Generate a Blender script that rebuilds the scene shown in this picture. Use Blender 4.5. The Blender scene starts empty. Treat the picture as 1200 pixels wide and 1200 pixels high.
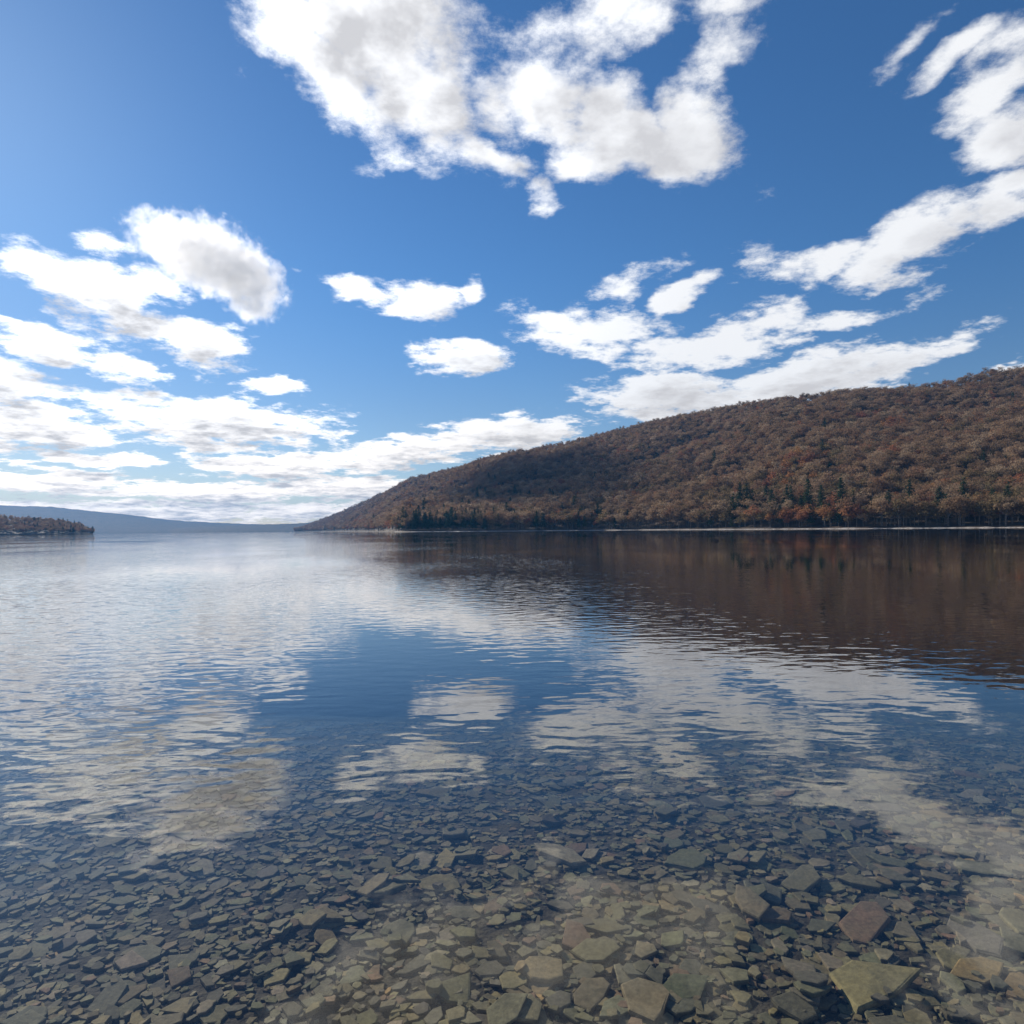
import bpy, math, random
import numpy as np
from mathutils import Matrix, Vector

random.seed(11)
rng = np.random.default_rng(11)
S = bpy.context.scene
COL = S.collection

# ------------------------------------------------------------------ camera
F = 782.0                 # focal length in pixels of the 1200 px photograph
HY = 620.5                # row of the level line at mid width
ROLL = 0.0092
EYE = 1.6
cam_d = bpy.data.cameras.new('camera')
cam = bpy.data.objects.new('camera', cam_d); COL.objects.link(cam)
cam_d.sensor_width = 36.0
cam_d.lens = 36.0 * F / 1200.0
cam_d.shift_y = (HY - 600.0) / 1200.0
cam_d.clip_start = 0.05
cam_d.clip_end = 40000.0
RT = Vector((math.cos(ROLL), 0, -math.sin(ROLL)))
UP = Vector((math.sin(ROLL), 0, math.cos(ROLL)))
BK = Vector((0, -1, 0))
m = Matrix((RT, UP, BK)).transposed().to_4x4()
m.translation = (0, 0, EYE)
cam.matrix_world = m
S.camera = cam

def ray(px, py):
    """direction of a photograph pixel, scaled so that its y component is 1"""
    d = RT * (px - 600.0) + UP * (HY - py) - BK * F
    return d / d.y

def to_px(p):
    q = Vector(p) - Vector((0, 0, EYE))
    return 600 + F * q.dot(RT) / q.y, HY - F * q.dot(UP) / q.y

# ------------------------------------------------------------------ render / view
S.render.engine = 'CYCLES'
S.cycles.use_denoising = True
S.cycles.max_bounces = 8
S.cycles.diffuse_bounces = 2
S.cycles.glossy_bounces = 3
S.cycles.transparent_max_bounces = 12
S.cycles.volume_bounces = 6
S.cycles.sample_clamp_indirect = 4.0
S.view_settings.view_transform = 'Standard'
S.view_settings.look = 'None'
S.view_settings.exposure = 0.3
S.view_settings.gamma = 1.0
S.view_settings.use_curve_mapping = False

# ------------------------------------------------------------------ small node language
class G:
    def __init__(self, tree):
        self.t = tree
    def n(self, kind, **kw):
        nd = self.t.nodes.new(kind)
        for k, v in kw.items():
            setattr(nd, k, v)
        return nd
    def put(self, sock, v):
        if isinstance(v, bpy.types.NodeSocket):
            self.t.links.new(v, sock)
        else:
            sock.default_value = v
    def math(self, op, a, b=None, c=None, clamp=False):
        nd = self.n('ShaderNodeMath', operation=op, use_clamp=clamp)
        for i, v in enumerate((a, b, c)):
            if v is not None:
                self.put(nd.inputs[i], v)
        return nd.outputs[0]
    def vec(self, op, a, b=None, scale=None):
        nd = self.n('ShaderNodeVectorMath', operation=op)
        self.put(nd.inputs[0], a)
        if b is not None:
            self.put(nd.inputs[1], b)
        if scale is not None:
            self.put(nd.inputs['Scale'], scale)
        return nd.outputs['Value'] if op in ('DOT_PRODUCT', 'LENGTH', 'DISTANCE') else nd.outputs[0]
    def xyz(self, x, y, z):
        nd = self.n('ShaderNodeCombineXYZ')
        for i, v in enumerate((x, y, z)):
            self.put(nd.inputs[i], v)
        return nd.outputs[0]
    def sep(self, v):
        nd = self.n('ShaderNodeSeparateXYZ'); self.put(nd.inputs[0], v)
        return nd.outputs
    def noise(self, v, scale, detail=2.0, rough=0.5, lac=2.0, dist=0.0, col=False):
        nd = self.n('ShaderNodeTexNoise')
        self.put(nd.inputs['Vector'], v)
        nd.inputs['Scale'].default_value = scale
        nd.inputs['Detail'].default_value = detail
        nd.inputs['Roughness'].default_value = rough
        nd.inputs['Lacunarity'].default_value = lac
        nd.inputs['Distortion'].default_value = dist
        return nd.outputs['Color' if col else 'Fac']
    def step(self, v, lo, hi, a=0.0, b=1.0, smooth=True):
        nd = self.n('ShaderNodeMapRange', interpolation_type='SMOOTHSTEP' if smooth else 'LINEAR')
        for k, x in zip(('Value', 'From Min', 'From Max', 'To Min', 'To Max'), (v, lo, hi, a, b)):
            self.put(nd.inputs[k], x)
        return nd.outputs[0]
    def mix(self, f, a, b, blend='MIX'):
        nd = self.n('ShaderNodeMix', data_type='RGBA', blend_type=blend)
        self.put(nd.inputs[0], f)
        for i, v in ((6, a), (7, b)):
            self.put(nd.inputs[i], v if isinstance(v, bpy.types.NodeSocket) else (*v, 1.0))
        return nd.outputs[2]
    def ramp(self, f, stops):
        nd = self.n('ShaderNodeValToRGB')
        self.put(nd.inputs[0], f)
        e = nd.color_ramp.elements
        while len(e) < len(stops):
            e.new(0.5)
        for el, (p, c) in zip(e, stops):
            el.position = p; el.color = (*c, 1.0)
        return nd.outputs[0]

# ------------------------------------------------------------------ sun
SUN_AZ = math.radians(-42.0)      # measured from +Y towards +X
SUN_EL = math.radians(28.0)
SUN_DIR = Vector((math.sin(SUN_AZ) * math.cos(SUN_EL), math.cos(SUN_AZ) * math.cos(SUN_EL), math.sin(SUN_EL)))
sun_d = bpy.data.lights.new('sun', 'SUN')
sun_d.energy = 5.0
sun_d.angle = math.radians(0.53)
sun_d.color = (1.0, 0.92, 0.80)
sun = bpy.data.objects.new('sun', sun_d); COL.objects.link(sun)
sun.rotation_euler = (-SUN_DIR).to_track_quat('-Z', 'Y').to_euler()

# ------------------------------------------------------------------ sky with clouds (world)
W = bpy.data.worlds.new('World'); S.world = W
W.use_nodes = True
W.cycles.sampling_method = 'MANUAL'
W.cycles.sample_map_resolution = 512
wt = W.node_tree; wt.nodes.clear()
g = G(wt)
SKY_STRENGTH = 0.10

# cumulus of the photograph: pixel centre, half width, half height, tilt in degrees, as seen
CLOUDS = [
 (420, 25, 175, 112, -18), (500, 118, 112, 80, -28), (395, 85, 105, 70, -28), (330, 20, 72, 85, -28), (565, 180, 62, 30, -18),
 (655, 115, 92, 76, -28), (770, 178, 116, 58, -9), (815, 150, 56, 78, 0), (705, 190, 66, 44, 0), (725, 150, 90, 58, -28),
 (845, 8, 72, 36, 0),
 (1168, 98, 84, 56, 25), (1195, 148, 80, 48, 0),
 (945, 308, 96, 28, 4, 0.3), (1075, 283, 112, 38, 14), (1185, 238, 78, 38, 18),
 (800, 348, 46, 20, 18), (700, 392, 100, 30, 4, 0.35), (830, 412, 125, 28, 4, 0.4),
 (790, 464, 105, 32, 2), (930, 447, 175, 30, 5), (1040, 428, 95, 20, 5, 0.3), (1185, 430, 34, 10, 5),
 (412, 335, 48, 17, -8), (495, 350, 58, 30, -5),
 (543, 419, 54, 22, 0),
 (64, 322, 68, 27, -22), (146, 360, 100, 43, -20), (236, 398, 62, 36, -18),
 (52, 405, 88, 24, -12), (148, 430, 54, 22, -8), (0, 375, 36, 10, -10),
 (10, 448, 76, 28, -18), (45, 500, 104, 30, -6), (120, 538, 92, 11, 0),
 (258, 496, 148, 34, -2), (320, 453, 52, 12, 0),
 (605, 506, 84, 21, 2), (480, 528, 136, 21, 5), (320, 546, 110, 17, 2),
 (40, 563, 140, 15, 0), (230, 577, 170, 14, 1), (400, 572, 110, 17, 2),
 (120, 601, 340, 17, 0), (390, 601, 160, 14, 2), (-150, 560, 160, 60, 0),
 # thin torn wisps
 (700, 30, 150, 50, 0, 1), (835, 62, 55, 55, 28, 1), (595, 130, 76, 76, 0, 1), (1075, 45, 62, 22, 28, 1), (640, 372, 60, 30, -9, 1), (630, 236, 32, 24, 0, 1),
 (122, 280, 42, 34, 0, 1), (195, 330, 50, 22, -18, 1), (985, 371, 110, 17, 5, 1), (890, 385, 110, 30, 5, 1), (556, 340, 20, 20, 0, 1), (450, 185, 50, 22, 0, 1),
 (615, 531, 70, 11, 3, 1), (175, 468, 70, 18, 0, 1), (1100, 75, 60, 20, 18, 1), (740, 325, 60, 20, 9, 1), (60, 465, 120, 24, -9, 1), (40,530,110,16,0,1),
]
def azel(px, py):
    d = ray(px, py)
    return np.array([math.atan2(d.x, d.y), math.atan2(d.z, math.hypot(d.x, d.y))])

gen = g.n('ShaderNodeTexCoord').outputs['Generated']
dirn = g.vec('NORMALIZE', gen)

def cloud_field(g, d, detail, coarse=False):
    """signed cloud depth: >0 inside a cloud"""
    x, y, z = g.sep(d)
    zc = g.math('MAXIMUM', z, 0.0)
    P = g.vec('SCALE', d, scale=g.math('DIVIDE', 1.0, g.math('ADD', zc, 0.16)))
    size = g.step(zc, 0.0, 0.45, 0.16, 1.0, smooth=False)
    az = g.math('ARCTAN2', x, y)
    el = g.math('ARCSINE', z)
    w1 = g.vec('SUBTRACT', g.noise(P, 3.6, detail=4.0, rough=0.55, col=True), (0.5, 0.5, 0.5))
    wx, wy, wz = g.sep(w1)
    v = g.xyz(g.math('MULTIPLY_ADD', g.math('MULTIPLY', wx, size), 0.14, az),
              g.math('MULTIPLY_ADD', g.math('MULTIPLY', wz, size), 0.10, el), 1.0)
    vx, vy, _ = g.sep(v)
    frames = {0: v}
    for deg in (-28, -18, -9, 9, 18, 28):          # the same sky, turned, for tilted clouds
        ca, sa = math.cos(math.radians(deg)), math.sin(math.radians(deg))
        frames[deg] = g.xyz(g.vec('DOT_PRODUCT', v, (ca, sa, 0)), g.vec('DOT_PRODUCT', v, (-sa, ca, 0)), 1.0)
    r = None
    for (px, py, hw, hh, rot, *thin) in CLOUDS:
        if coarse and (thin or hw * hh < 900): continue
        deg = min(frames, key=lambda k: abs(k - rot))
        c = azel(px, py)
        ex = np.linalg.norm(azel(px + 1, py) - c) * hw; ey = np.linalg.norm(azel(px, py - 1) - c) * hh
        ca, sa = math.cos(math.radians(deg)), math.sin(math.radians(deg))
        cc = np.array([c[0] * ca + c[1] * sa, -c[0] * sa + c[1] * ca])
        nd = g.n('ShaderNodeVectorMath', operation='MULTIPLY_ADD')
        g.put(nd.inputs[0], frames[deg]); nd.inputs[1].default_value = (1 / ex, 1 / ey, 0); nd.inputs[2].default_value = (-cc[0] / ex, -cc[1] / ey, (thin[0] if thin[0] < 1 else 0.60) if thin else 0.0)
        ri = g.vec('DOT_PRODUCT', nd.outputs[0], nd.outputs[0])
        r = ri if r is None else g.math('MINIMUM', r, ri)
    r = g.math('SQRT', r)
    # scattered fair-weather clouds over the rest of the dome, away to the sides and behind
    rest = g.noise(P, 1.1, detail=1.0)
    rr = g.step(rest, 0.46, 0.62, 2.4, 0.3, smooth=False)
    behind = g.step(y, 0.28, 0.45, 0.0, 2.5)
    r = g.math('MINIMUM', r, g.math('ADD', rr, behind))
    n1 = g.noise(P, 6.5, detail=detail, rough=0.66)
    f = g.math('MULTIPLY_ADD', g.math('SUBTRACT', n1, 0.5), 2.35, g.math('SUBTRACT', 1.02, g.math('MINIMUM', r, 2.2)))
    return f, P

f1, P1 = cloud_field(g, dirn, 8.0)
# the same field a little way towards the sun: what stands between this point and the sun
dz = g.sep(dirn)[2]
sh = g.step(dz, 0.0, 0.45, 0.012, 0.06, smooth=False)
toward = g.vec('NORMALIZE', g.vec('SUBTRACT', tuple(SUN_DIR + Vector((0, 0, 0.15))), dirn))
d2 = g.vec('NORMALIZE', g.vec('ADD', dirn, g.vec('SCALE', toward, scale=sh)))
f2, _ = cloud_field(g, d2, 4.0, True)
alpha = g.step(f1, -0.05, g.step(dz, 0.1, 0.5, 0.36, 0.62))
alpha = g.math('MULTIPLY', alpha, g.step(dz, -0.01, 0.01))
thick = g.step(g.math('ADD', g.math('MULTIPLY', f2, 0.75), g.math('MULTIPLY', f1, 0.25)), -0.05, 0.9)
thick = g.math('MULTIPLY', thick, g.step(g.noise(P1, 9.0, detail=5.0, rough=0.6), 0.28, 0.66, 0.45, 1.12))
cosun = g.vec('DOT_PRODUCT', dirn, tuple(SUN_DIR))
near_sun = g.step(cosun, 0.55, 1.0)
lit = g.mix(g.step(dz, 0.0, 0.2), (11.8, 10.5, 9.0), (8.4, 8.5, 8.7))
lit = g.vec('SCALE', lit, scale=g.math('MULTIPLY_ADD', near_sun, 0.5, 0.92))
dark = g.mix(g.step(dz, 0.0, 0.35), (5.3, 5.1, 5.0), (5.5, 5.5, 5.7))
cloud_col = g.mix(thick, lit, dark)

sky = g.n('ShaderNodeTexSky', sky_type='NISHITA')
sky.sun_disc = False
sky.sun_elevation = SUN_EL
sky.sun_rotation = SUN_AZ
sky.altitude = 300
sky.air_density = 1.0
sky.dust_density = 0.15
sky.ozone_density = 2.0
hs = g.n('ShaderNodeHueSaturation')
hs.inputs['Saturation'].default_value = 1.15
hs.inputs['Value'].default_value = 0.71
wt.links.new(sky.outputs[0], hs.inputs['Color'])
blue = g.vec('MULTIPLY', hs.outputs[0], g.mix(g.step(dz, 0.03, 0.38), (0.92, 0.90, 0.98), (0.72, 0.98, 1.20)))
final = g.mix(alpha, blue, cloud_col)
bg = g.n('ShaderNodeBackground'); bg.inputs['Strength'].default_value = SKY_STRENGTH
wt.links.new(final, bg.inputs['Color'])
wo = g.n('ShaderNodeOutputWorld'); wt.links.new(bg.outputs[0], wo.inputs['Surface'])

# ------------------------------------------------------------------ materials
def new_mat(name):
    mt = bpy.data.materials.new(name); mt.use_nodes = True
    t = mt.node_tree; t.nodes.clear()
    gg = G(t)
    out = gg.n('ShaderNodeOutputMaterial')
    return mt, gg, out

def diffuse_mat(name, build, rough=0.9, spec=0.2, bump=None):
    mt, gg, out = new_mat(name)
    b = gg.n('ShaderNodeBsdfPrincipled')
    gg.put(b.inputs['Base Color'], build(gg))
    b.inputs['Roughness'].default_value = rough
    b.inputs['Specular IOR Level'].default_value = spec
    if bump:
        bn = gg.n('ShaderNodeBump')
        bn.inputs['Strength'].default_value = bump[1]
        bn.inputs['Distance'].default_value = bump[2]
        gg.put(bn.inputs['Height'], bump[0](gg))
        gg.t.links.new(bn.outputs[0], b.inputs['Normal'])
    gg.t.links.new(b.outputs[0], out.inputs[0])
    return mt

def pos(gg):
    return gg.n('ShaderNodeNewGeometry').outputs['Position']

def crown_mat(name, cols, translucent=0.25):
    """foliage or twigs; hue differs from tree to tree"""
    mt, gg, out = new_mat(name)
    oi = gg.n('ShaderNodeObjectInfo')
    stops = [(i / max(1, len(cols) - 1), c) for i, c in enumerate(cols)]
    c = gg.ramp(oi.outputs['Random'], stops)
    n = gg.noise(pos(gg), 0.9, detail=2.0)
    c = gg.mix(gg.step(n, 0.3, 0.7), gg.vec('SCALE', c, scale=0.72), gg.vec('SCALE', c, scale=1.25))
    d = gg.n('ShaderNodeBsdfDiffuse'); gg.put(d.inputs[0], c)
    tr = gg.n('ShaderNodeBsdfTranslucent'); gg.put(tr.inputs[0], c)
    mx = gg.n('ShaderNodeMixShader'); mx.inputs[0].default_value = translucent
    gg.t.links.new(d.outputs[0], mx.inputs[1]); gg.t.links.new(tr.outputs[0], mx.inputs[2])
    gg.t.links.new(mx.outputs[0], out.inputs[0])
    return mt

M_BARE = crown_mat('bare_twigs', [(0.180, 0.120, 0.072), (0.300, 0.205, 0.122), (0.260, 0.145, 0.082), (0.410, 0.305, 0.200), (0.215, 0.142, 0.086), (0.350, 0.235, 0.140)], 0.40)
M_TAN = crown_mat('tan_leaves', [(0.235, 0.170, 0.088), (0.185, 0.145, 0.078), (0.290, 0.190, 0.098)], 0.45)
M_RUST = crown_mat('rust_leaves', [(0.32, 0.150, 0.075), (0.38, 0.205, 0.085), (0.28, 0.125, 0.080), (0.38, 0.165, 0.080)], 0.45)
M_PINE = crown_mat('pine_needles', [(0.040, 0.060, 0.030), (0.056, 0.078, 0.036), (0.044, 0.064, 0.040)], 0.15)
M_BARK = diffuse_mat('bark', lambda q: q.mix(q.step(q.noise(pos(q), 1.7, detail=3), 0.35, 0.65), (0.085, 0.070, 0.060), (0.17, 0.15, 0.135)))
M_LITTER = diffuse_mat('leaf_litter', lambda q: q.mix(q.step(q.noise(pos(q), 0.06, detail=5), 0.35, 0.65), (0.055, 0.042, 0.034), (0.100, 0.075, 0.056)))
M_FAR = diffuse_mat('far_woods', lambda q: q.mix(q.step(q.noise(pos(q), 0.03, detail=6), 0.35, 0.65), (0.016, 0.014, 0.013), (0.040, 0.031, 0.026)),
                    bump=(lambda q: q.noise(pos(q), 0.09, detail=4), 1.0, 8.0))
M_SHORE = diffuse_mat('pale_gravel', lambda q: q.mix(q.step(q.noise(pos(q), 0.5, detail=5), 0.35, 0.65), (0.20, 0.18, 0.165), (0.42, 0.39, 0.365)))
M_BED = diffuse_mat('bed_silt', lambda q: q.mix(q.step(q.noise(pos(q), 9.0, detail=6, rough=0.7), 0.35, 0.65), (0.024, 0.020, 0.014), (0.070, 0.060, 0.042)),
                    bump=(lambda q: q.noise(pos(q), 35.0, detail=3), 0.8, 0.02))

def stone_col(q):
    at = q.n('ShaderNodeAttribute'); at.attribute_name = 'tint'
    tc = pos(q)
    n1 = q.noise(tc, 7.0, detail=5, rough=0.65)
    n2 = q.noise(tc, 45.0, detail=4, rough=0.7)
    c = q.mix(q.step(n1, 0.35, 0.68, 0.0, 0.55), at.outputs['Color'], (0.115, 0.106, 0.064))     # film of olive algae
    c = q.mix(q.step(n2, 0.3, 0.75), q.vec('SCALE', c, scale=0.74), q.vec('SCALE', c, scale=1.22))
    return c
M_STONE = diffuse_mat('slate_stone', stone_col, rough=0.8, spec=0.15,
                      bump=(lambda q: q.noise(pos(q), 60.0, detail=5, rough=0.65), 0.5, 0.006))

# ------------------------------------------------------------------ mesh helpers
def mesh_from(name, V, Fc, mats, mat_idx=None, smooth=False):
    me = bpy.data.meshes.new(name)
    me.from_pydata([tuple(v) for v in V], [], [tuple(f) for f in Fc])
    for mt in mats:
        me.materials.append(mt)
    if mat_idx is not None:
        me.polygons.foreach_set('material_index', mat_idx)
    if smooth:
        me.polygons.foreach_set('use_smooth', [True] * len(me.polygons))
    me.update()
    return me

def link(name, me, parent=None, loc=None):
    o = bpy.data.objects.new(name, me); COL.objects.link(o)
    if parent: o.parent = parent
    if loc is not None: o.location = loc
    return o

def grid_faces(nu, nv):
    i = np.arange((nu - 1) * (nv - 1))
    a = (i // (nv - 1)) * nv + i % (nv - 1)
    return np.stack([a, a + 1, a + nv + 1, a + nv], 1)

def vnoise(x, y, seed=0):
    """smooth value noise, about -1..1"""
    x = np.asarray(x, float); y = np.asarray(y, float)
    xi = np.floor(x).astype(np.int64); yi = np.floor(y).astype(np.int64)
    fx = x - xi; fy = y - yi
    fx = fx * fx * (3 - 2 * fx); fy = fy * fy * (3 - 2 * fy)
    def h(a, b):
        k = (a * 374761393 + b * 668265263 + seed * 1442695041) & 0x7fffffff
        k = ((k ^ (k >> 13)) * 1274126177) & 0x7fffffff
        return ((k ^ (k >> 16)) & 0xffff) / 32767.5 - 1.0
    return (h(xi, yi) * (1 - fx) + h(xi + 1, yi) * fx) * (1 - fy) + (h(xi, yi + 1) * (1 - fx) + h(xi + 1, yi + 1) * fx) * fy

def fbm(x, y, seed=0, o=4):
    s = 0; a = 1.0
    for k in range(o):
        s = s + a * vnoise(np.asarray(x) * 2 ** k, np.asarray(y) * 2 ** k, seed + k); a *= 0.5
    return s

# ------------------------------------------------------------------ lake bed
def bed_z(x, y):
    y = np.asarray(y, float)
    z = -0.10 - 0.052 * y - 0.016 * np.clip(y - 4.0, 0, 20) ** 2
    z = np.where(y < 0, -0.10 - 0.10 * y, z)
    return np.maximum(z, -9.0) + 0.03 * fbm(np.asarray(x) * 0.5, y * 0.5, 5, 2)
ys = np.concatenate([np.linspace(-40, 0, 15)[:-1], np.linspace(0, 12, 61)[:-1], np.linspace(12, 80, 30)[:-1], np.geomspace(80, 7600, 24)])
xs = np.concatenate([-np.geomspace(12, 6800, 26)[::-1], np.linspace(-12, 12, 90)[1:-1], np.geomspace(12, 4800, 26)])
XX, YY = np.meshgrid(xs, ys, indexing='ij')
V = np.stack([XX, YY, bed_z(XX, YY)], -1).reshape(-1, 3)
bed = link('lake_bed', mesh_from('lake_bed', V, grid_faces(len(xs), len(ys))[:, ::-1], [M_BED], smooth=True))
bed['kind'] = 'structure'
bed['label'] = 'silty lake bed sloping down under the clear water'

# ------------------------------------------------------------------ hills
HP = np.array([345, 400, 450, 466, 520, 600, 690, 735, 800, 900, 1000, 1200, 1500, 1900], float)
SHORE_Y = np.array([3000, 1900, 950, 740, 715, 690, 668, 640, 585, 505, 450, 380, 310, 250], float)
CP = np.array([345, 375, 400, 450, 500, 560, 620, 650, 700, 800, 900, 1000, 1100, 1200, 1500, 1900], float)
CREST_PY = np.array([622, 610, 600, 577, 556, 540, 527, 521, 509.5, 487, 468.5, 457.5, 447.5, 433, 402, 370], float)
CREST_Y = np.array([3600, 3200, 2900, 2450, 2150, 1900, 1680, 1590, 1480, 1300, 1150, 1050, 985, 930, 800, 700], float)
def smooth_interp(x, xp, fp, w=14):
    q = np.linspace(-1, 1, 9) * w
    return np.mean([np.interp(x + k, xp, fp) for k in q], 0)

def hill_point(px, t):
    """px: photograph column the slope stands in, t: 0 shore .. 1 crest .. 1.6 back slope"""
    px = np.asarray(px, float); t = np.asarray(t, float)
    ysh = smooth_interp(px, HP, SHORE_Y, 10)
    ycr = smooth_interp(px, CP, CREST_Y)
    row = smooth_interp(px, CP, CREST_PY)
    dx = ((px - 600) * RT.x + (HY - row) * UP.x) / F
    dzr = ((px - 600) * RT.z + (HY - row) * UP.z) / F
    H = EYE + dzr * ycr - 9.0
    H = np.maximum(H, 1.0)
    Y = ysh + (ycr - ysh) * t
    X = dx * Y
    tt = np.clip(t, 0, 1)
    prof = tt ** 1.12
    prof = np.where(t > 1, 1 - 0.9 * (t - 1) ** 1.5, prof)
    Z = 0.6 + H * prof
    amp = np.clip(tt * 4, 0, 1) * np.clip((1.05 - tt) * 5, 0.12, 1)
    Z = Z + amp * np.clip(H / 150, 0.1, 1) * (10.0 * fbm(X / 150, Y / 150, 3, 3) + 16.0 * np.clip(1 - np.abs(fbm(X / 260 + 3, Y / 420, 9, 2)) * 4, 0, 1) * -1.0)
    return X, Y, np.maximum(Z, 0.35)
pxs = np.concatenate([np.linspace(345, 1250, 240), np.linspace(1260, 1900, 60)])
ts = np.concatenate([np.linspace(0, 1, 90), np.linspace(1.02, 1.6, 16)])
PP, TT = np.meshgrid(pxs, ts, indexing='ij')
X, Y, Z = hill_point(PP, TT)
X = np.concatenate([X[:, :1] * 0.992, X], 1); Y = np.concatenate([Y[:, :1] * 0.992, Y], 1); Z = np.concatenate([Z[:, :1] * 0 - 4.0, Z], 1)
V = np.stack([X, Y, Z], -1).reshape(-1, 3)
hill = link('hill', mesh_from('hill', V, grid_faces(len(pxs), len(ts) + 1)[:, ::-1], [M_LITTER], smooth=True))
hill['kind'] = 'structure'
hill['label'] = 'long wooded hillside rising from the far shore'

# pale gravel strip along the foot of the hill
sp = np.linspace(462, 1700, 420)
sx, sy, sz = hill_point(sp, sp * 0)
rows = []
for k, (dep, zz) in enumerate(((0.972, -1.2), (0.990, 0.02), (1.0, 0.45), (1.010, 0.80), (1.018, -0.6))):
    wob = 1 + 0.004 * vnoise(sp / 7.0, sp * 0 + k, 40)
    rows.append(np.stack([sx * dep * wob, sy * dep * wob, np.full_like(sp, zz) + 0.18 * vnoise(sp / 5.0, sp * 0 + k, 41)], -1))
V = np.stack(rows, 1).reshape(-1, 3)
shore = link('shore', mesh_from('shore', V, grid_faces(len(sp), 5)[:, ::-1], [M_SHORE], smooth=True))
shore['kind'] = 'structure'
shore['label'] = 'pale gravel strip along the foot of the wooded hill'

def far_hill(name, label, P, rows_py, y0, y1, mat, top_drop=0.0, bump=6.0, n=200, seed=1, y0f=None):
    px = np.linspace(P[0], P[-1], n)
    row = np.interp(px, P, rows_py)
    t = np.concatenate([np.linspace(0, 1, 30), np.linspace(1.05, 1.5, 10)])
    PXX, T = np.meshgrid(px, t, indexing='ij')
    R = np.repeat(row[:, None], len(t), 1)
    Y0 = np.repeat((np.full(n, y0) if y0f is None else np.interp(px, P, y0f))[:, None], len(t), 1)
    Y = Y0 + (y1 - y0) * T
    dx = ((PXX - 600) * RT.x + (HY - R) * UP.x) / F
    dzz = ((PXX - 600) * RT.z + (HY - R) * UP.z) / F
    H = np.maximum(EYE + dzz * (Y0 + (y1 - y0)) - top_drop, 1.0)
    X = dx * Y
    tt = np.clip(T, 0, 1)
    Z = H * np.where(T > 1, 1 - 1.2 * (T - 1) ** 1.4, tt ** 0.9) + bump * fbm(X / 60, Y / 60, seed, 3) * np.clip(tt * 3, 0, 1) * 0.5
    Z[:, 0] = -4
    V = np.stack([X, Y, Z], -1).reshape(-1, 3)
    o = link(name, mesh_from(name, V, grid_faces(n, len(t))[:, ::-1], [mat], smooth=True))
    o['kind'] = 'structure'; o['label'] = label
    return X, Y, Z
far_hill('far_hill', 'long blue hazy hill beyond the far end of the lake',
         [-620, -300, 0, 60, 110, 150, 200, 262, 300, 420], [570, 580, 592, 594, 599, 603, 609.5, 613, 614.5, 617], 4300, 6000, M_FAR, seed=21)
far_hill('low_ridge', 'low hazy ridge at the far end of the lake',
         [200, 262, 300, 345, 370, 450], [619, 616, 615, 613.5, 612, 612], 3700, 4600, M_FAR, seed=25, bump=4)
ppx, ppy, ppz = far_hill('wooded_point', 'low wooded point reaching into the lake on the left',
         [-420, -200, 0, 40, 75, 95, 109], [596, 600, 609.0, 612.0, 615, 619, 627.5], 1250, 1420, M_LITTER, seed=31, bump=2.0,
         y0f=[1150, 1200, 1250, 1260, 1275, 1285, 1290])

# ------------------------------------------------------------------ trees
def quad_cloud(rs, pts, nrm, size, aspect, V, Fc):
    """small leaf or twig faces at pts, roughly facing nrm"""
    for p, n in zip(pts, nrm):
        n = n + rs.normal(0, 0.55, 3); n /= np.linalg.norm(n)
        a = np.cross(n, rs.normal(0, 1, 3)); a /= np.linalg.norm(a)
        b = np.cross(n, a)
        s = size * rs.uniform(0.6, 1.35)
        i = len(V)
        V += [p - a * s * 0.5 - b * s * aspect * 0.3, p + a * s * 0.5 - b * s * aspect * 0.5, p + a * s * 0.35 + b * s * aspect * 0.5, p - a * s * 0.4 + b * s * aspect * 0.4]
        Fc.append((i, i + 1, i + 2, i + 3))

def tube(pts, rad, V, Fc, k=5):
    pts = [np.array(p, float) for p in pts]
    base = len(V)
    for j, p in enumerate(pts):
        d = pts[min(j + 1, len(pts) - 1)] - pts[max(j - 1, 0)]
        d /= np.linalg.norm(d) + 1e-9
        a = np.cross(d, (0.3, 1, 0.2)); a /= np.linalg.norm(a); b = np.cross(d, a)
        for q in range(k):
            th = 2 * math.pi * q / k
            V.append(p + rad[j] * (math.cos(th) * a + math.sin(th) * b))
    for j in range(len(pts) - 1):
        for q in range(k):
            A = base + j * k + q; B = base + j * k + (q + 1) % k
            Fc.append((A, B, B + k, A + k))

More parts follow.
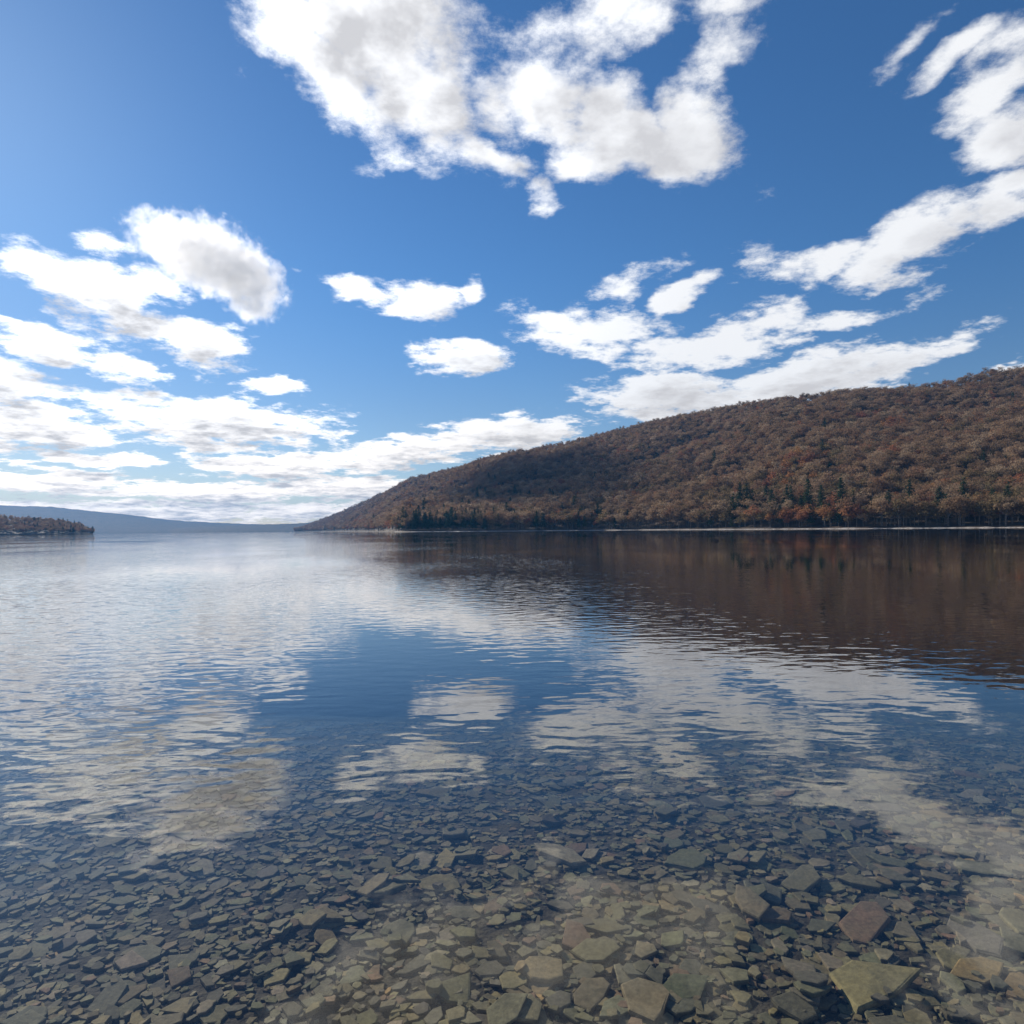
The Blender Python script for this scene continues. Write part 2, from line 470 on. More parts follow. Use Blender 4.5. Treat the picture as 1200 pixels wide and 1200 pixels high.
def broadleaf(seed, h, rad, kind):
    """returns trunk (with limbs) and crown geometry; base at the origin"""
    rs = np.random.default_rng(seed)
    TV, TF, CV, CF = [], [], [], []
    lean = rs.normal(0, 0.35, 2)
    top = np.array([lean[0], lean[1], h * 0.72])
    tube([(0, 0, -1.2), (0, 0, h * 0.2), top * [0.5, 0.5, 0.62], top], [0.30, 0.24, 0.17, 0.07], TV, TF, 6)
    tips = []
    nl = 9 if kind == 'bare' else 8
    for i in range(nl):
        th = i * 2.4 + rs.uniform(-0.4, 0.4)
        z0 = h * rs.uniform(0.28, 0.62)
        st = np.array([lean[0] * z0 / h, lean[1] * z0 / h, z0])
        L = rad * rs.uniform(0.62, 0.95)
        en = st + np.array([math.cos(th) * L, math.sin(th) * L, h * rs.uniform(0.14, 0.30)])
        en[2] = min(en[2], h * 0.9)
        mid = (st + en) / 2 + rs.normal(0, 0.3, 3)
        tube([st, mid, en], [0.11, 0.08, 0.035], TV, TF, 4)
        tips.append((en, rad * rs.uniform(0.36, 0.55)))
        tips.append((mid + [0, 0, 0.8], rad * rs.uniform(0.25, 0.4)))
    tips.append((top + [0, 0, h * 0.10], rad * 0.55)); tips.append((top + [0.8, -0.5, h * 0.02], rad * 0.5)); tips.append((top + [-0.9, 0.6, -h * 0.05], rad * 0.55))
    per = 40 if kind == 'bare' else 30
    for c, r in tips:
        d = rs.normal(0, 1, (per, 3)); d /= np.linalg.norm(d, axis=1)[:, None]
        d[:, 2] = np.where(d[:, 2] < -0.35, -d[:, 2], d[:, 2])
        rr = r * rs.uniform(0.45, 1.08, per) ** 0.6
        pts = c + d * rr[:, None] * [1, 1, 0.8]
        if kind == 'bare':
            quad_cloud(rs, pts[::2], d[::2] + [0, 0, 0.4], 0.72, 0.6, CV, CF)
            for p, dd in zip(pts[1::2], d[1::2]):          # a spray of fine twigs: long narrow blades pointing outwards
                u = dd + np.array([0, 0, 0.55]) + rs.normal(0, 0.3, 3); u /= np.linalg.norm(u)
                s = np.cross(u, rs.normal(0, 1, 3)); s /= np.linalg.norm(s)
                L = rs.uniform(0.7, 1.3); w = rs.uniform(0.10, 0.2)
                i = len(CV)
                CV += [p - u * L * 0.5 - s * w * 0.4, p - u * L * 0.5 + s * w * 0.4, p + u * L * 0.1 + s * w * 1.3, p + u * L * 0.5, p + u * L * 0.15 - s * w * 1.3]
                CF.append((i, i + 1, i + 2, i + 3, i + 4))
        else:
            quad_cloud(rs, pts, d + [0, 0, 0.35], 0.80, 0.75, CV, CF)
    return TV, TF, CV, CF

def pine(seed, h, rad):
    rs = np.random.default_rng(seed)
    TV, TF, CV, CF = [], [], [], []
    tube([(0, 0, -1.2), (0.1, 0, h * 0.4), (0.05, 0.1, h * 0.75), (0, 0, h)], [0.34, 0.25, 0.14, 0.03], TV, TF, 6)
    z = h * 0.2
    while z < h * 0.985:
        f = (z / h - 0.2) / 0.8
        R = rad * (1 - f) ** 0.6 * rs.uniform(0.75, 1.1) + 0.25
        nb = rs.integers(4, 7)
        off = rs.uniform(0, 6.28)
        for b in range(nb):
            if rs.random() < 0.12: continue
            th = off + b * 6.283 / nb + rs.uniform(-0.3, 0.3)
            L = R * rs.uniform(0.6, 1.1)
            o = np.array([math.cos(th), math.sin(th), 0])
            en = np.array([0, 0, z]) + o * L + [0, 0, L * 0.10]
            if L > 1.2:
                tube([(0, 0, z), en], [0.06, 0.02], TV, TF, 3)
            n = max(3, int(L * 4.2))
            for q in range(n):
                s = (q + rs.random()) / n
                p = np.array([0, 0, z]) * (1 - s) + en * s + rs.normal(0, 0.22, 3)
                quad_cloud(rs, [p], [np.array([0, 0, 1.0]) + 0.4 * o], 0.78, 0.6, CV, CF)
        z += h * 0.032 * rs.uniform(0.8, 1.3)
    return TV, TF, CV, CF

PROTO = []      # name, kind, height, radius, trunk mesh, crown mesh, both
proto_col = bpy.data.collections.new('tree_kinds')
def add_proto(kind, word, geo, h, rad, mat):
    TV, TF, CV, CF = geo
    tm = mesh_from('trunk', TV, TF, [M_BARK], smooth=True)
    cm = mesh_from('crown', CV, CF, [mat])
    both = mesh_from('tree', TV + CV, TF + [tuple(i + len(TV) for i in f) for f in CF], [M_BARK, mat], [0] * len(TF) + [1] * len(CF))
    o = bpy.data.objects.new('kind_%02d' % len(PROTO), both); proto_col.objects.link(o)
    PROTO.append(dict(kind=kind, h=h, r=rad, trunk=tm, crown=cm))
for s, h, r in ((1, 19, 5.6), (2, 17, 5.2), (3, 20.5, 5.4), (4, 16, 5.9)):
    add_proto('bare', 'bare_tree', broadleaf(s, h, r, 'bare'), h, r, M_BARE)
for s, h, r in ((5, 17, 5.4), (6, 15, 5.0)):
    add_proto('tan', 'tan_tree', broadleaf(s, h, r, 'leaf'), h, r, M_TAN)
for s, h, r in ((7, 16.5, 5.5), (8, 14.5, 5.0)):
    add_proto('rust', 'rust_tree', broadleaf(s, h, r, 'leaf'), h, r, M_RUST)
for s, h, r in ((9, 21, 5.0), (10, 17, 4.4), (11, 23, 5.2)):
    add_proto('pine', 'pine_tree', pine(s, h, r), h, r, M_PINE)
BY = {k: [i for i, p in enumerate(PROTO) if p['kind'] == k] for k in ('bare', 'tan', 'rust', 'pine')}

def choose_kind(px, t, x, y):
    n1 = float(fbm(x / 70.0, y / 70.0, 51, 2)); n2 = float(fbm(x / 60.0 + 9, y / 60.0, 61, 2))
    pine_p = 0.008
    if t < 0.16:
        pine_p += 0.10 * max(0, n2) * (1.0 if px > 640 else 0.5)
    if 465 < px < 570 and t < 0.05: pine_p = 0.55
    if 570 <= px < 720 and t < 0.06: pine_p = max(pine_p, 0.16)
    if 860 < px < 965 and 0.035 < t < 0.085: pine_p = max(pine_p, 0.40)
    if 470 < px < 715 and t < 0.5: pine_p = max(pine_p, 0.10 * (1 - t))  # extra dark pines on the left slope, put in to imitate cloud shade
    u = random.random()
    if u < pine_p: return 'pine'
    low = max(0.0, 1 - t * 1.3)
    rust_p = 0.03 + 0.75 * max(0.0, n1 - 0.02) * (0.28 + low)
    if px < 700: rust_p *= 0.6
    u = random.random()
    if u < rust_p: return 'rust'
    tan_p = 0.14 + 0.75 * low * max(0, 0.35 + n1)
    if px < 700: tan_p *= 0.5
    return 'tan' if random.random() < tan_p else 'bare'

trees = []      # x, y, z, scale, rotz, proto, px, t, apparent size
# step along the slope in real metres so that crowns just touch
t_shore = smooth_interp(np.linspace(345, 1420, 1400), HP, SHORE_Y, 10)
px = 346.0
def slope_rows(px):
    ysh = float(smooth_interp(np.array([px]), HP, SHORE_Y, 10)[0]); ycr = float(smooth_interp(np.array([px]), CP, CREST_Y)[0])
    return ysh, ycr
col_cache = np.arange(345, 1421, 1.0)
YS = smooth_interp(col_cache, HP, SHORE_Y, 10); YC = smooth_interp(col_cache, CP, CREST_Y)
cand_px, cand_t = [], []
depth = 370.0
while depth < 3650:
    step_m = 7.2 if depth < 1500 else 10.0
    dpx = step_m * F / depth
    k0 = np.arange(345 + random.random() * dpx, 1420, dpx)
    ysh = np.interp(k0, col_cache, YS); ycr = np.interp(k0, col_cache, YC)
    jit = depth + rng.uniform(-0.45, 0.45, len(k0)) * step_m
    t = (jit - ysh) / (ycr - ysh)
    ok = (t > 0.006) & (t < 1.04)
    cand_px.append(k0[ok] + rng.uniform(-0.45, 0.45, ok.sum()) * dpx); cand_t.append(t[ok])
    depth += step_m * 0.92
# an extra front row right on the shore
for s in np.arange(466, 1420, 1.0):
    d = np.interp(s, col_cache, YS)
    if random.random() < d / F / 4.2:
        cand_px.append(np.array([s + random.random()])); cand_t.append(np.array([random.uniform(0.003, 0.012)]))
cand_px = np.clip(np.concatenate(cand_px), 345, 1420); cand_t = np.concatenate(cand_t)
cx, cy, cz = hill_point(cand_px, cand_t)
for a, t, x, y, z in zip(cand_px, cand_t, cx, cy, cz):
    kd = choose_kind(a, t, x, y)
    pi = random.choice(BY[kd])
    sc = random.choice((0.55, 0.7, 0.8, 0.9, 1.0, 1.1)) * random.uniform(0.9, 1.1) * (1.0 if kd != 'pine' else random.uniform(0.7, 1.05))
    if t > 0.85: sc *= 0.8
    trees.append([x, y, z, sc, random.uniform(0, 6.283), pi, a, t, PROTO[pi]['h'] * sc / y])
for a in (858, 866, 874, 881, 897, 903, 921, 926, 937, 946, 961, 984, 1040, 1065, 1100, 1128, 1162, 1180):      # tall pines standing out of the bare woods
    t = random.uniform(0.02, 0.075)
    x, y, z = (float(q) for q in hill_point(np.array([a]), np.array([t])))
    pi = random.choice(BY['pine']); sc = random.uniform(0.95, 1.4)
    trees.append([x, y, z, sc, random.uniform(0, 6.28), pi, a, t, PROTO[pi]['h'] * sc / y])
n_hill = len(trees)
# woods on the left point
pxf, pyf, pzf = ppx.ravel(), ppy.ravel(), ppz.ravel()
for k in range(3800):
    i = random.randrange(ppx.shape[0] - 1); j = random.randrange(1, 34)
    u, v = random.random(), random.random()
    P0 = np.array([(q[i, j] * (1 - u) + q[i + 1, j] * u) * (1 - v) + (q[i, j + 1] * (1 - u) + q[i + 1, j + 1] * u) * v for q in (ppx, ppy, ppz)])
    if P0[2] < 0.3: P0[2] = 0.3
    kd = random.choices(('bare', 'tan', 'rust', 'pine'), (0.60, 0.18, 0.14, 0.08))[0]
    pi = random.choice(BY[kd])
    trees.append([P0[0], P0[1], P0[2], random.uniform(0.5, 0.72), random.uniform(0, 6.28), pi, -1, 9, 0])

vis = [i for i in range(n_hill) if trees[i][6] < 1204]
vis.sort(key=lambda i: -trees[i][8] * (1.0 + (0.35 if trees[i][7] < 0.02 else 0)))
single = set(vis[:300])

# ---- the 300 that show largest: each a thing with trunk and crown
KIND_NAME = {'bare': 'bare_tree', 'tan': 'oak_tree', 'rust': 'autumn_tree', 'pine': 'pine_tree'}
KIND_LABEL = {'bare': 'leafless grey-brown tree', 'tan': 'tree with dull tan leaves', 'rust': 'tree with rust-orange leaves', 'pine': 'dark green pine'}
ORD = ['', 'first', 'second', 'third', 'fourth', 'fifth', 'sixth', 'seventh', 'eighth', 'ninth', 'tenth', 'eleventh', 'twelfth', 'thirteenth',
       'fourteenth', 'fifteenth', 'sixteenth', 'seventeenth', 'eighteenth', 'nineteenth', 'twentieth']
def ordinal(k):
    if k <= 20: return ORD[k]
    tens = {2: 'twenty', 3: 'thirty', 4: 'forty', 5: 'fifty', 6: 'sixty', 7: 'seventy', 8: 'eighty', 9: 'ninety'}
    if k < 100:
        t, u = divmod(k, 10)
        return tens[t] + ('-' + ORD[u] if u else 'th') if u else {2: 'twentieth', 3: 'thirtieth', 4: 'fortieth', 5: 'fiftieth', 6: 'sixtieth', 7: 'seventieth', 8: 'eightieth', 9: 'ninetieth'}[t]
    return 'hundred and ' + ordinal(k - 100) if k > 100 else 'hundredth'
def row_word(t):
    return 'on the waterline' if t < 0.02 else 'behind the waterline trees' if t < 0.06 else 'low on the slope'
bucket = {}
for i in sorted(single, key=lambda i: -trees[i][6]):
    x, y, z, sc, rz, pi, a, t, ap = trees[i]
    kd = PROTO[pi]['kind']
    bucket.setdefault((kd, row_word(t)), []).append(i)
tree_label = {}
for (kd, rw), ids in bucket.items():
    for k, i in enumerate(ids):
        tree_label[i] = '%s %s, %s such from right' % (KIND_LABEL[kd], rw, ordinal(k + 1))
for i in sorted(single):
    x, y, z, sc, rz, pi, a, t, ap = trees[i]
    p = PROTO[pi]
    e = bpy.data.objects.new(KIND_NAME[p['kind']], None); COL.objects.link(e)
    e.location = (x, y, z - 0.1); e.rotation_euler = (0, 0, rz); e.scale = (sc, sc, sc)
    e.empty_display_size = 0.5
    e['label'] = tree_label[i]; e['category'] = 'pine' if p['kind'] == 'pine' else 'tree'
    e['group'] = 'trees along the foot of the wooded hill'
    for nm in ('trunk', 'crown'):
        link(nm, p[nm], e)

# ---- the rest of the woods: one mass
rest = [t for i, t in enumerate(trees) if i not in single]
def woods(name, label, pts):
    me = bpy.data.meshes.new(name)
    me.from_pydata([(t[0], t[1], t[2] - 0.1) for t in pts], [], [])
    for nm, tp, vals in (('pick', 'INT', [t[5] for t in pts]), ('size', 'FLOAT', [t[3] for t in pts]), ('turn', 'FLOAT', [t[4] for t in pts])):
        at = me.attributes.new(nm, tp, 'POINT'); at.data.foreach_set('value', vals)
    o = link(name, me)
    o['kind'] = 'stuff'; o['label'] = label; o['category'] = 'woods'
    ng = bpy.data.node_groups.new(name + '_scatter', 'GeometryNodeTree')
    ng.interface.new_socket('Geometry', in_out='INPUT', socket_type='NodeSocketGeometry')
    ng.interface.new_socket('Geometry', in_out='OUTPUT', socket_type='NodeSocketGeometry')
    N = ng.nodes; L = ng.links
    gi = N.new('NodeGroupInput'); go = N.new('NodeGroupOutput')
    ci = N.new('GeometryNodeCollectionInfo'); ci.inputs['Collection'].default_value = proto_col
    ci.inputs['Separate Children'].default_value = True; ci.inputs['Reset Children'].default_value = True
    ip = N.new('GeometryNodeInstanceOnPoints'); ip.inputs['Pick Instance'].default_value = True
    def attr(nm, tp):
        a = N.new('GeometryNodeInputNamedAttribute'); a.data_type = tp; a.inputs['Name'].default_value = nm
        return a.outputs['Attribute']
    cr = N.new('ShaderNodeCombineXYZ'); L.new(attr('turn', 'FLOAT'), cr.inputs[2])
    L.new(gi.outputs[0], ip.inputs['Points']); L.new(ci.outputs[0], ip.inputs['Instance'])
    L.new(attr('pick', 'INT'), ip.inputs['Instance Index']); L.new(cr.outputs[0], ip.inputs['Rotation'])
    L.new(attr('size', 'FLOAT'), ip.inputs['Scale'])
    L.new(ip.outputs[0], go.inputs[0])
    md = o.modifiers.new('scatter', 'NODES'); md.node_group = ng
    return o
woods('forest', 'mass of bare and rust coloured woods covering the long hillside', [t for t in rest if t[6] >= 0])
woods('forest', 'dark mixed woods on the low point reaching into the lake', [t for t in rest if t[6] < 0])
print('trees', len(trees), 'single', len(single))

# ------------------------------------------------------------------ stones on the lake bed
CELL = 0.02
GX0, GX1, GY0, GY1 = -8.5, 8.5, 1.5, 9.6
NX, NY = int((GX1 - GX0) / CELL), int((GY1 - GY0) / CELL)
hgt = np.zeros((NX, NY), np.float32)
own = np.full((NX, NY), -1, np.int32)
STONES = []
PALETTE = [((0.190, 0.178, 0.120), 'grey-olive'), ((0.135, 0.130, 0.108), 'dark grey'), ((0.235, 0.205, 0.120), 'olive-tan'),
           ((0.205, 0.145, 0.105), 'reddish brown'), ((0.270, 0.245, 0.190), 'pale grey'), ((0.165, 0.168, 0.115), 'greenish grey'),
           ((0.330, 0.240, 0.120), 'ochre')]
PAL_W = (0.34, 0.22, 0.16, 0.06, 0.07, 0.14, 0.01)
def stone_outline(r, aspect, rot):
    n = random.choice((4, 5, 5, 6, 6, 7))
    an = np.sort((np.arange(n) + rng.uniform(-0.40, 0.40, n)) * 2 * math.pi / n)
    rr = r * rng.uniform(0.80, 1.2, n)
    p = np.stack([np.cos(an) * rr, np.sin(an) * rr * aspect], 1)
    c, s = math.cos(rot), math.sin(rot)
    return p @ np.array([[c, s], [-s, c]])
def inside(poly, X, Y):
    res = np.ones(X.shape, bool)
    for k in range(len(poly)):
        a, b = poly[k], poly[(k + 1) % len(poly)]
        res &= (b[0] - a[0]) * (Y - a[1]) - (b[1] - a[1]) * (X - a[0]) >= 0
    return res
def drop(x, y, r, th, aspect=None, want_clear=0.0, tilt=0.09):
    aspect = aspect or random.uniform(0.5, 0.95)
    rot = random.gauss(0.35, 0.7) if random.random() < 0.6 else random.uniform(0, math.pi)
    poly = stone_outline(r, aspect, rot)
    i0, i1 = int((x - r * 1.2 - GX0) / CELL), int((x + r * 1.2 - GX0) / CELL) + 2
    j0, j1 = int((y - r * 1.2 - GY0) / CELL), int((y + r * 1.2 - GY0) / CELL) + 2
    if i0 < 0 or j0 < 0 or i1 >= NX or j1 >= NY: return False
    gx = GX0 + (np.arange(i0, i1) + 0.5) * CELL - x; gy = GY0 + (np.arange(j0, j1) + 0.5) * CELL - y
    A, B = np.meshgrid(gx, gy, indexing='ij')
    msk = inside(poly, A, B)
    if not msk.any(): msk[msk.shape[0] // 2, msk.shape[1] // 2] = True
    sub = hgt[i0:i1, j0:j1]; hs_ = sub[msk]
    if want_clear and (own[i0:i1, j0:j1][msk] >= 0).mean() > want_clear: return False
    base = float(np.percentile(hs_, 70))
    # lie on what is beneath: follow its slope a little
    gxm = float(np.polyfit(A[msk], hs_, 1)[0]) if len(hs_) > 12 else 0.0
    gym = float(np.polyfit(B[msk], hs_, 1)[0]) if len(hs_) > 12 else 0.0
    tx = max(-0.16, min(0.16, gxm * 0.5 + random.gauss(0, tilt))); ty = max(-0.16, min(0.16, gym * 0.5 + random.gauss(0, tilt)))
    top = base + th
    new = top + tx * A + ty * B
    sub[msk] = np.maximum(hs_, new[msk])
    own[i0:i1, j0:j1][msk] = len(STONES)
    STONES.append(dict(x=x, y=y, r=r, th=th, aspect=aspect, poly=poly, base=base, tx=tx, ty=ty, pal=random.choices(range(7), PAL_W)[0]))
    return True
def spot(y0, y1, bias=1.0):
    while True:
        y = y0 + (y1 - y0) * random.random() ** bias
        x = random.uniform(-1, 1) * (0.86 * y + 0.7)
        if GX0 + 0.4 < x < GX1 - 0.4: return x, y
for k in range(13000):                                  # pebble layer
    x, y = spot(1.75, 6.5, 1.2); r = random.uniform(0.010, 0.028)
    drop(x, y, r, r * random.uniform(0.3, 0.6), tilt=0.12)
for k in range(9500):                                  # hand-sized shards
    x, y = spot(1.75, 9.2, 0.9); r = min(0.11, 0.021 * math.exp(abs(random.gauss(0, 0.62))) + 0.006)
    drop(x, y, r, r * random.uniform(0.12, 0.25), want_clear=0.97)
for k in range(230):                                   # broad slabs
    x, y = spot(1.75, 9.0, 0.85)
    r = random.uniform(0.05, 0.088) * (1.3 if x > 0 else 0.85)
    drop(x, y, r, r * random.uniform(0.09, 0.17), tilt=0.05)
for (px_, py_, r, asp) in ((1020, 1150, 0.20, 0.55), (1012, 1078, 0.17, 0.5), (940, 1030, 0.15, 0.6), (660, 1002, 0.17, 0.45), (805, 1005, 0.14, 0.7),
                           (835, 1055, 0.13, 0.6), (1140, 1092, 0.15, 0.6), (800, 1150, 0.12, 0.7), (940, 1135, 0.10, 0.8), (1062, 1088, 0.09, 0.7),
                           (880, 1062, 0.15, 0.45), (1010, 1030, 0.13, 0.5), (545, 1062, 0.11, 0.5), (1145, 1130, 0.12, 0.6), (590, 1185, 0.10, 0.6),
                           (700, 1110, 0.11, 0.7), (385, 1075, 0.11, 0.5), (440, 1040, 0.10, 0.5)):
    d = ray(px_, py_)
    yy = 3.0
    for _ in range(20):
        yy = (EYE - (float(bed_z(d.x * yy, yy)) + 0.04)) / -d.z
    drop(d.x * yy, yy, r, r * random.uniform(0.10, 0.15), aspect=asp, tilt=0.05)
for k in range(700):                                  # smaller shards lying on top
    x, y = spot(1.75, 7.5, 1.0); r = random.uniform(0.016, 0.045)
    drop(x, y, r, r * random.uniform(0.2, 0.5), tilt=0.12)

def stone_geo(s, origin):
    p = s['poly']; n = len(p); th = s['th']
    def lay(scale, z, jz=0.0, jr=0.0):
        q = p * scale
        zz = z + s['tx'] * q[:, 0] + s['ty'] * q[:, 1] + rng.uniform(-1, 1, n) * jz
        return np.column_stack([q[:, 0] * (1 + rng.uniform(-jr, jr, n)), q[:, 1] * (1 + rng.uniform(-jr, jr, n)), zz])
    V = np.concatenate([lay(0.93, -0.10 * th - 0.004, 0.05 * th), lay(1.0, 0.45 * th, 0.12 * th, 0.03), lay(0.97, 0.92 * th, 0.05 * th, 0.02), lay(0.90, 1.0 * th, 0.03 * th),
                        [[0, 0, th * (1.0 + rng.uniform(-0.04, 0.08))]]])
    Fc = []
    for k in range(3):
        for q in range(n):
            a = k * n + q; b = k * n + (q + 1) % n
            Fc.append((a, b, b + n, a + n))
    for q in range(n):
        Fc.append((3 * n + q, 3 * n + (q + 1) % n, 4 * n))
    return V + np.array(origin), Fc
def stone_tint(s):
    c = np.array(PALETTE[s['pal']][0]) * (0.88, 0.80, 0.66) * rng.uniform(0.78, 1.28)
    return [*(c * rng.uniform(0.94, 1.06, 3)), 1.0]
cnt = np.bincount(own[own >= 0].ravel(), minlength=len(STONES))
score = []
for k, s in enumerate(STONES):
    s['z'] = float(bed_z(s['x'], s['y'])) + s['base']
    u, v = to_px((s['x'], s['y'], s['z'] + s['th']))
    s['u'], s['v'] = u, v
    sc = cnt[k] / s['y'] ** 3
    if not (4 < u < 1196 and v < 1196): sc = 0
    if cnt[k] * CELL * CELL < 0.45 * s['r'] ** 2 * s['aspect'] * 3: sc *= 0.3
    score.append(sc)
chosen = list(np.argsort(score)[::-1][:300])
chosen = [int(k) for k in chosen if score[k] > 0]
# labels
def sw(s):
    v = s['r'] * F / s['y'] * 2
    size = 'broad' if v > 78 else 'medium' if v > 50 else 'small'
    shape = 'long' if s['aspect'] < 0.62 else 'squarish' if s['aspect'] > 0.82 else 'angular'
    zone = 'by bottom edge' if s['v'] > 1140 else 'in shallows' if s['v'] > 1060 else 'in deeper water'
    side = 'on the left' if s['u'] < 400 else 'in the middle' if s['u'] < 800 else 'on the right'
    return '%s %s %s flat stone %s %s' % (size, shape, PALETTE[s['pal']][1], zone, side)
bk = {}
for k in chosen:
    bk.setdefault(sw(STONES[k]), []).append(k)
lab = {}
for base, ids in bk.items():
    ids.sort(key=lambda k: STONES[k]['u'])
    for q, k in enumerate(ids):
        lab[k] = base if len(ids) == 1 else base + ', ' + ordinal(q + 1) + ' from left'
for k in chosen:
    s = STONES[k]
    V, Fc = stone_geo(s, (0, 0, 0))
    me = mesh_from('flat_stone', V, Fc, [M_STONE])
    at = me.attributes.new('tint', 'FLOAT_COLOR', 'POINT'); at.data.foreach_set('color', stone_tint(s) * len(V))
    o = link('flat_stone', me, loc=(s['x'], s['y'], s['z']))
    o['label'] = lab[k]; o['category'] = 'stone'; o['group'] = 'flat stones lying on the lake bed'
AV, AF, AC = [], [], []
off = 0
cs = set(chosen)
for k, s in enumerate(STONES):
    if k in cs: continue
    V, Fc = stone_geo(s, (s['x'], s['y'], s['z']))
    AV.append(V); AF += [tuple(i + off for i in f) for f in Fc]; AC += stone_tint(s) * len(V); off += len(V)
me = mesh_from('stones', np.concatenate(AV), AF, [M_STONE])
at = me.attributes.new('tint', 'FLOAT_COLOR', 'POINT'); at.data.foreach_set('color', AC)
o = link('stones', me); o['kind'] = 'stuff'; o['label'] = 'countless small stone shards and pebbles covering the lake bed'; o['category'] = 'stones'
print('stones', len(STONES), 'single', len(chosen))

# ------------------------------------------------------------------ water
mt, q, out = new_mat('lake_water')
p = pos(q)
X_, Y_, Z_ = q.sep(p)
def ripple(v):
    a = q.n('ShaderNodeMapping'); a.inputs['Rotation'].default_value = (0, 0, math.radians(-14)); a.inputs['Scale'].default_value = (2.6, 5.0, 1)
    q.put(a.inputs[0], v)
    b = q.n('ShaderNodeMapping'); b.inputs['Rotation'].default_value = (0, 0, math.radians(22)); b.inputs['Scale'].default_value = (5.5, 11.0, 1)
    q.put(b.inputs[0], v)
    h1 = q.noise(a.outputs[0], 1.0, detail=1.0, rough=0.4, dist=0.3)
    h2 = q.noise(b.outputs[0], 1.0, detail=2.0, rough=0.55)
    return q.math('MULTIPLY_ADD', h2, 0.22, h1)
E = 0.03
h0 = ripple(p); hx = ripple(q.vec('ADD', p, (E, 0, 0))); hy = ripple(q.vec('ADD', p, (0, E, 0)))
patch = q.noise(q.vec('MULTIPLY', p, (0.09, 0.045, 0)), 1.0, detail=2.0)
amp = q.math('MULTIPLY', q.step(Y_, 2.2, 4.4, 0.14, 1.0), q.step(patch, 0.35, 0.65, 0.25, 1.5))
# the far right is sheltered by the hill
shel = q.step(q.math('MULTIPLY_ADD', Y_, -0.05, X_), -4.0, 14.0, 1.0, 0.5)
amp = q.math('MULTIPLY', q.math('MULTIPLY', amp, q.step(Y_, 25.0, 200.0, 1.0, 0.6)), q.math('MULTIPLY', shel, 0.0098))
sxx = q.math('MULTIPLY', q.math('DIVIDE', q.math('SUBTRACT', h0, hx), E), amp)
syy = q.math('MULTIPLY', q.math('DIVIDE', q.math('SUBTRACT', h0, hy), E), amp)
nrm = q.vec('NORMALIZE', q.xyz(sxx, syy, 1.0))
inc = q.n('ShaderNodeNewGeometry').outputs['Incoming']
cosi = q.math('ABSOLUTE', q.vec('DOT_PRODUCT', inc, nrm))
fres = q.math('MULTIPLY_ADD', q.math('POWER', q.math('SUBTRACT', 1.0, cosi, clamp=True), 4.05), 0.98, 0.02)   # Schlick, the same from both sides
gl = q.n('ShaderNodeBsdfGlossy'); gl.inputs['Roughness'].default_value = 0.0; gl.inputs['Color'].default_value = (1, 1, 1, 1); q.put(gl.inputs['Normal'], nrm)
tp = q.n('ShaderNodeBsdfTransparent')
mx = q.n('ShaderNodeMixShader')
q.t.links.new(fres, mx.inputs[0]); q.t.links.new(tp.outputs[0], mx.inputs[1]); q.t.links.new(gl.outputs[0], mx.inputs[2])
q.t.links.new(mx.outputs[0], out.inputs['Surface'])
va = q.n('ShaderNodeVolumeAbsorption'); va.inputs['Color'].default_value = (0.52, 0.55, 0.46, 1); va.inputs['Density'].default_value = 0.62
q.t.links.new(va.outputs[0], out.inputs['Volume'])
x0, x1, y0, y1, zb = -6700, 4700, -30, 7500, -9.6
V = [(x0, y0, 0), (x1, y0, 0), (x1, y1, 0), (x0, y1, 0), (x0, y0, zb), (x1, y0, zb), (x1, y1, zb), (x0, y1, zb)]
Fc = [(0, 1, 2, 3), (7, 6, 5, 4), (0, 4, 5, 1), (1, 5, 6, 2), (2, 6, 7, 3), (3, 7, 4, 0)]
water = link('water', mesh_from('water', V, Fc, [mt]))
water['kind'] = 'structure'; water['label'] = 'clear rippled lake water mirroring the clouds'

# ------------------------------------------------------------------ haze
mt, q, out = new_mat('haze_air')
pv = q.n('ShaderNodeVolumePrincipled')
pv.inputs['Color'].default_value = (0.05, 0.29, 0.68, 1); pv.inputs['Density'].default_value = 0.72 / 9000.0
pv.inputs['Anisotropy'].default_value = 0.2
q.t.links.new(pv.outputs[0], out.inputs['Volume'])
x0, x1, y0, y1, zb, zt = -6900, 4900, -60, 7700, -11.0, max(v for v in [t[2] + 30 for t in trees] + [300.0])
V = [(x0, y0, zt), (x1, y0, zt), (x1, y1, zt), (x0, y1, zt), (x0, y0, zb), (x1, y0, zb), (x1, y1, zb), (x0, y1, zb)]
Fc = [(0, 1, 2, 3), (7, 6, 5, 4), (0, 4, 5, 1), (1, 5, 6, 2), (2, 6, 7, 3), (3, 7, 4, 0)]
haze = link('haze', mesh_from('haze', V, Fc, [mt]))
haze['kind'] = 'stuff'; haze['label'] = 'thin blue haze over the lake and the far hills'

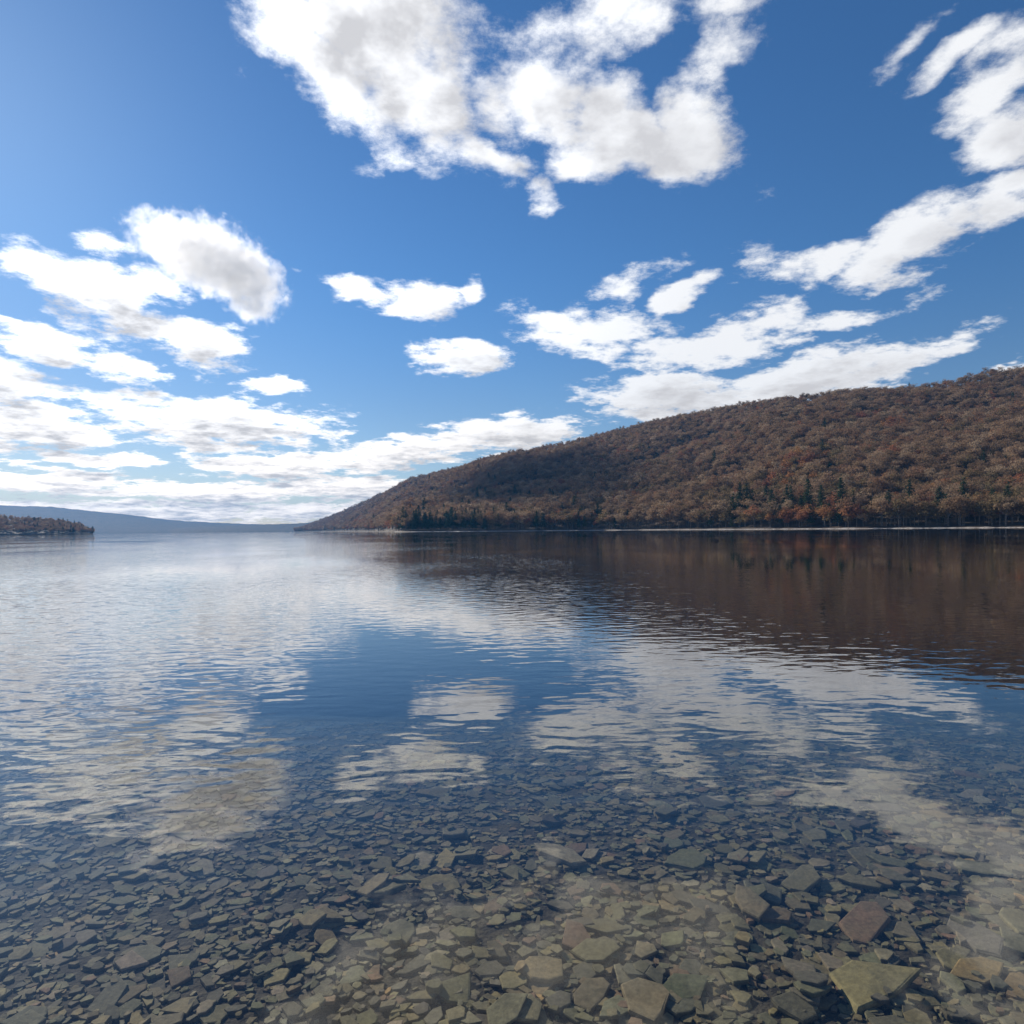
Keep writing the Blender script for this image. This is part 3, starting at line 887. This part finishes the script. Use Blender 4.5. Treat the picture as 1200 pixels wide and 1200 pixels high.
# ------------------------------------------------------------------ the near cumulus whose shadow lies on the hillside: a real cloud in the air
CD = 2300.0
LOBES = [(216, 292, 54, 30, 250), (256, 304, 56, 40, 280), (292, 328, 40, 36, 230), (252, 322, 46, 24, 230), (294, 362, 26, 13, 160)]
cv, cf, params = [], [], []
c0 = Vector(ray(250, 308)) * CD + Vector((0, 0, EYE))
import bmesh
bm = bmesh.new()
for (px_, py_, hw, hh, ly) in LOBES:
    c = Vector(ray(px_, py_)) * CD + Vector((0, 0, EYE)) - c0
    rx = hw / F * CD
    el = math.atan2(620 - py_, math.hypot(F, px_ - 600))
    v = hh / F * CD
    rz = max(45.0, math.sqrt(max(v * v - (0.6 * v) ** 2, 1)))
    ry = min(ly, 0.6 * v / math.sin(el) * 1.6)
    params.append((c, rx, ry, rz))
    res = bmesh.ops.create_icosphere(bm, subdivisions=3, radius=1.0)
    for w in res['verts']:
        k = 1.22
        w.co = Vector((w.co.x * rx * k, w.co.y * ry * k, w.co.z * rz * k)) + c
me0 = bpy.data.meshes.new('cloud'); bm.to_mesh(me0); bm.free()
tmp = bpy.data.objects.new('cloud_hull', me0); COL.objects.link(tmp)
rm = tmp.modifiers.new('r', 'REMESH'); rm.mode = 'VOXEL'; rm.voxel_size = 18.0
sm = tmp.modifiers.new('s', 'SMOOTH'); sm.iterations = 4
dg = bpy.context.evaluated_depsgraph_get()
me = bpy.data.meshes.new_from_object(tmp.evaluated_get(dg))
bpy.data.objects.remove(tmp)
me.name = 'cloud'
mt, q, out = new_mat('cloud_vapour')
lp = q.vec('SUBTRACT', pos(q), tuple(c0))
wv = q.vec('SCALE', q.vec('SUBTRACT', q.noise(lp, 0.010, detail=3.0, col=True), (0.5, 0.5, 0.5)), scale=75.0)
lw = q.vec('ADD', lp, wv)
r = None
for (c, rx, ry, rz) in params:
    nd = q.n('ShaderNodeVectorMath', operation='MULTIPLY_ADD')
    q.put(nd.inputs[0], lw); nd.inputs[1].default_value = (1 / rx, 1 / ry, 1 / rz); nd.inputs[2].default_value = (-c.x / rx, -c.y / ry, -c.z / rz)
    ri = q.vec('DOT_PRODUCT', nd.outputs[0], nd.outputs[0])
    r = ri if r is None else q.math('MINIMUM', r, ri)
r = q.math('SQRT', r)
nz = q.noise(lp, 0.026, detail=7.0, rough=0.66)
fld = q.math('MULTIPLY_ADD', q.math('SUBTRACT', nz, 0.5), 2.3, q.math('SUBTRACT', 0.95, r))
den = q.math('MULTIPLY', q.step(fld, 0.0, 0.32), 0.0095)
pv = q.n('ShaderNodeVolumePrincipled')
pv.inputs['Color'].default_value = (1, 1, 1, 1); pv.inputs['Anisotropy'].default_value = 0.45
q.put(pv.inputs['Density'], den)
q.t.links.new(pv.outputs[0], out.inputs['Volume'])
mt.cycles.volume_step_rate = 0.5
me.materials.clear(); me.materials.append(mt)
cl = link('cloud', me, loc=c0)
cl['label'] = 'puffy white cumulus with a ragged edge, uppermost of the clouds on the left'
cl['category'] = 'cloud'
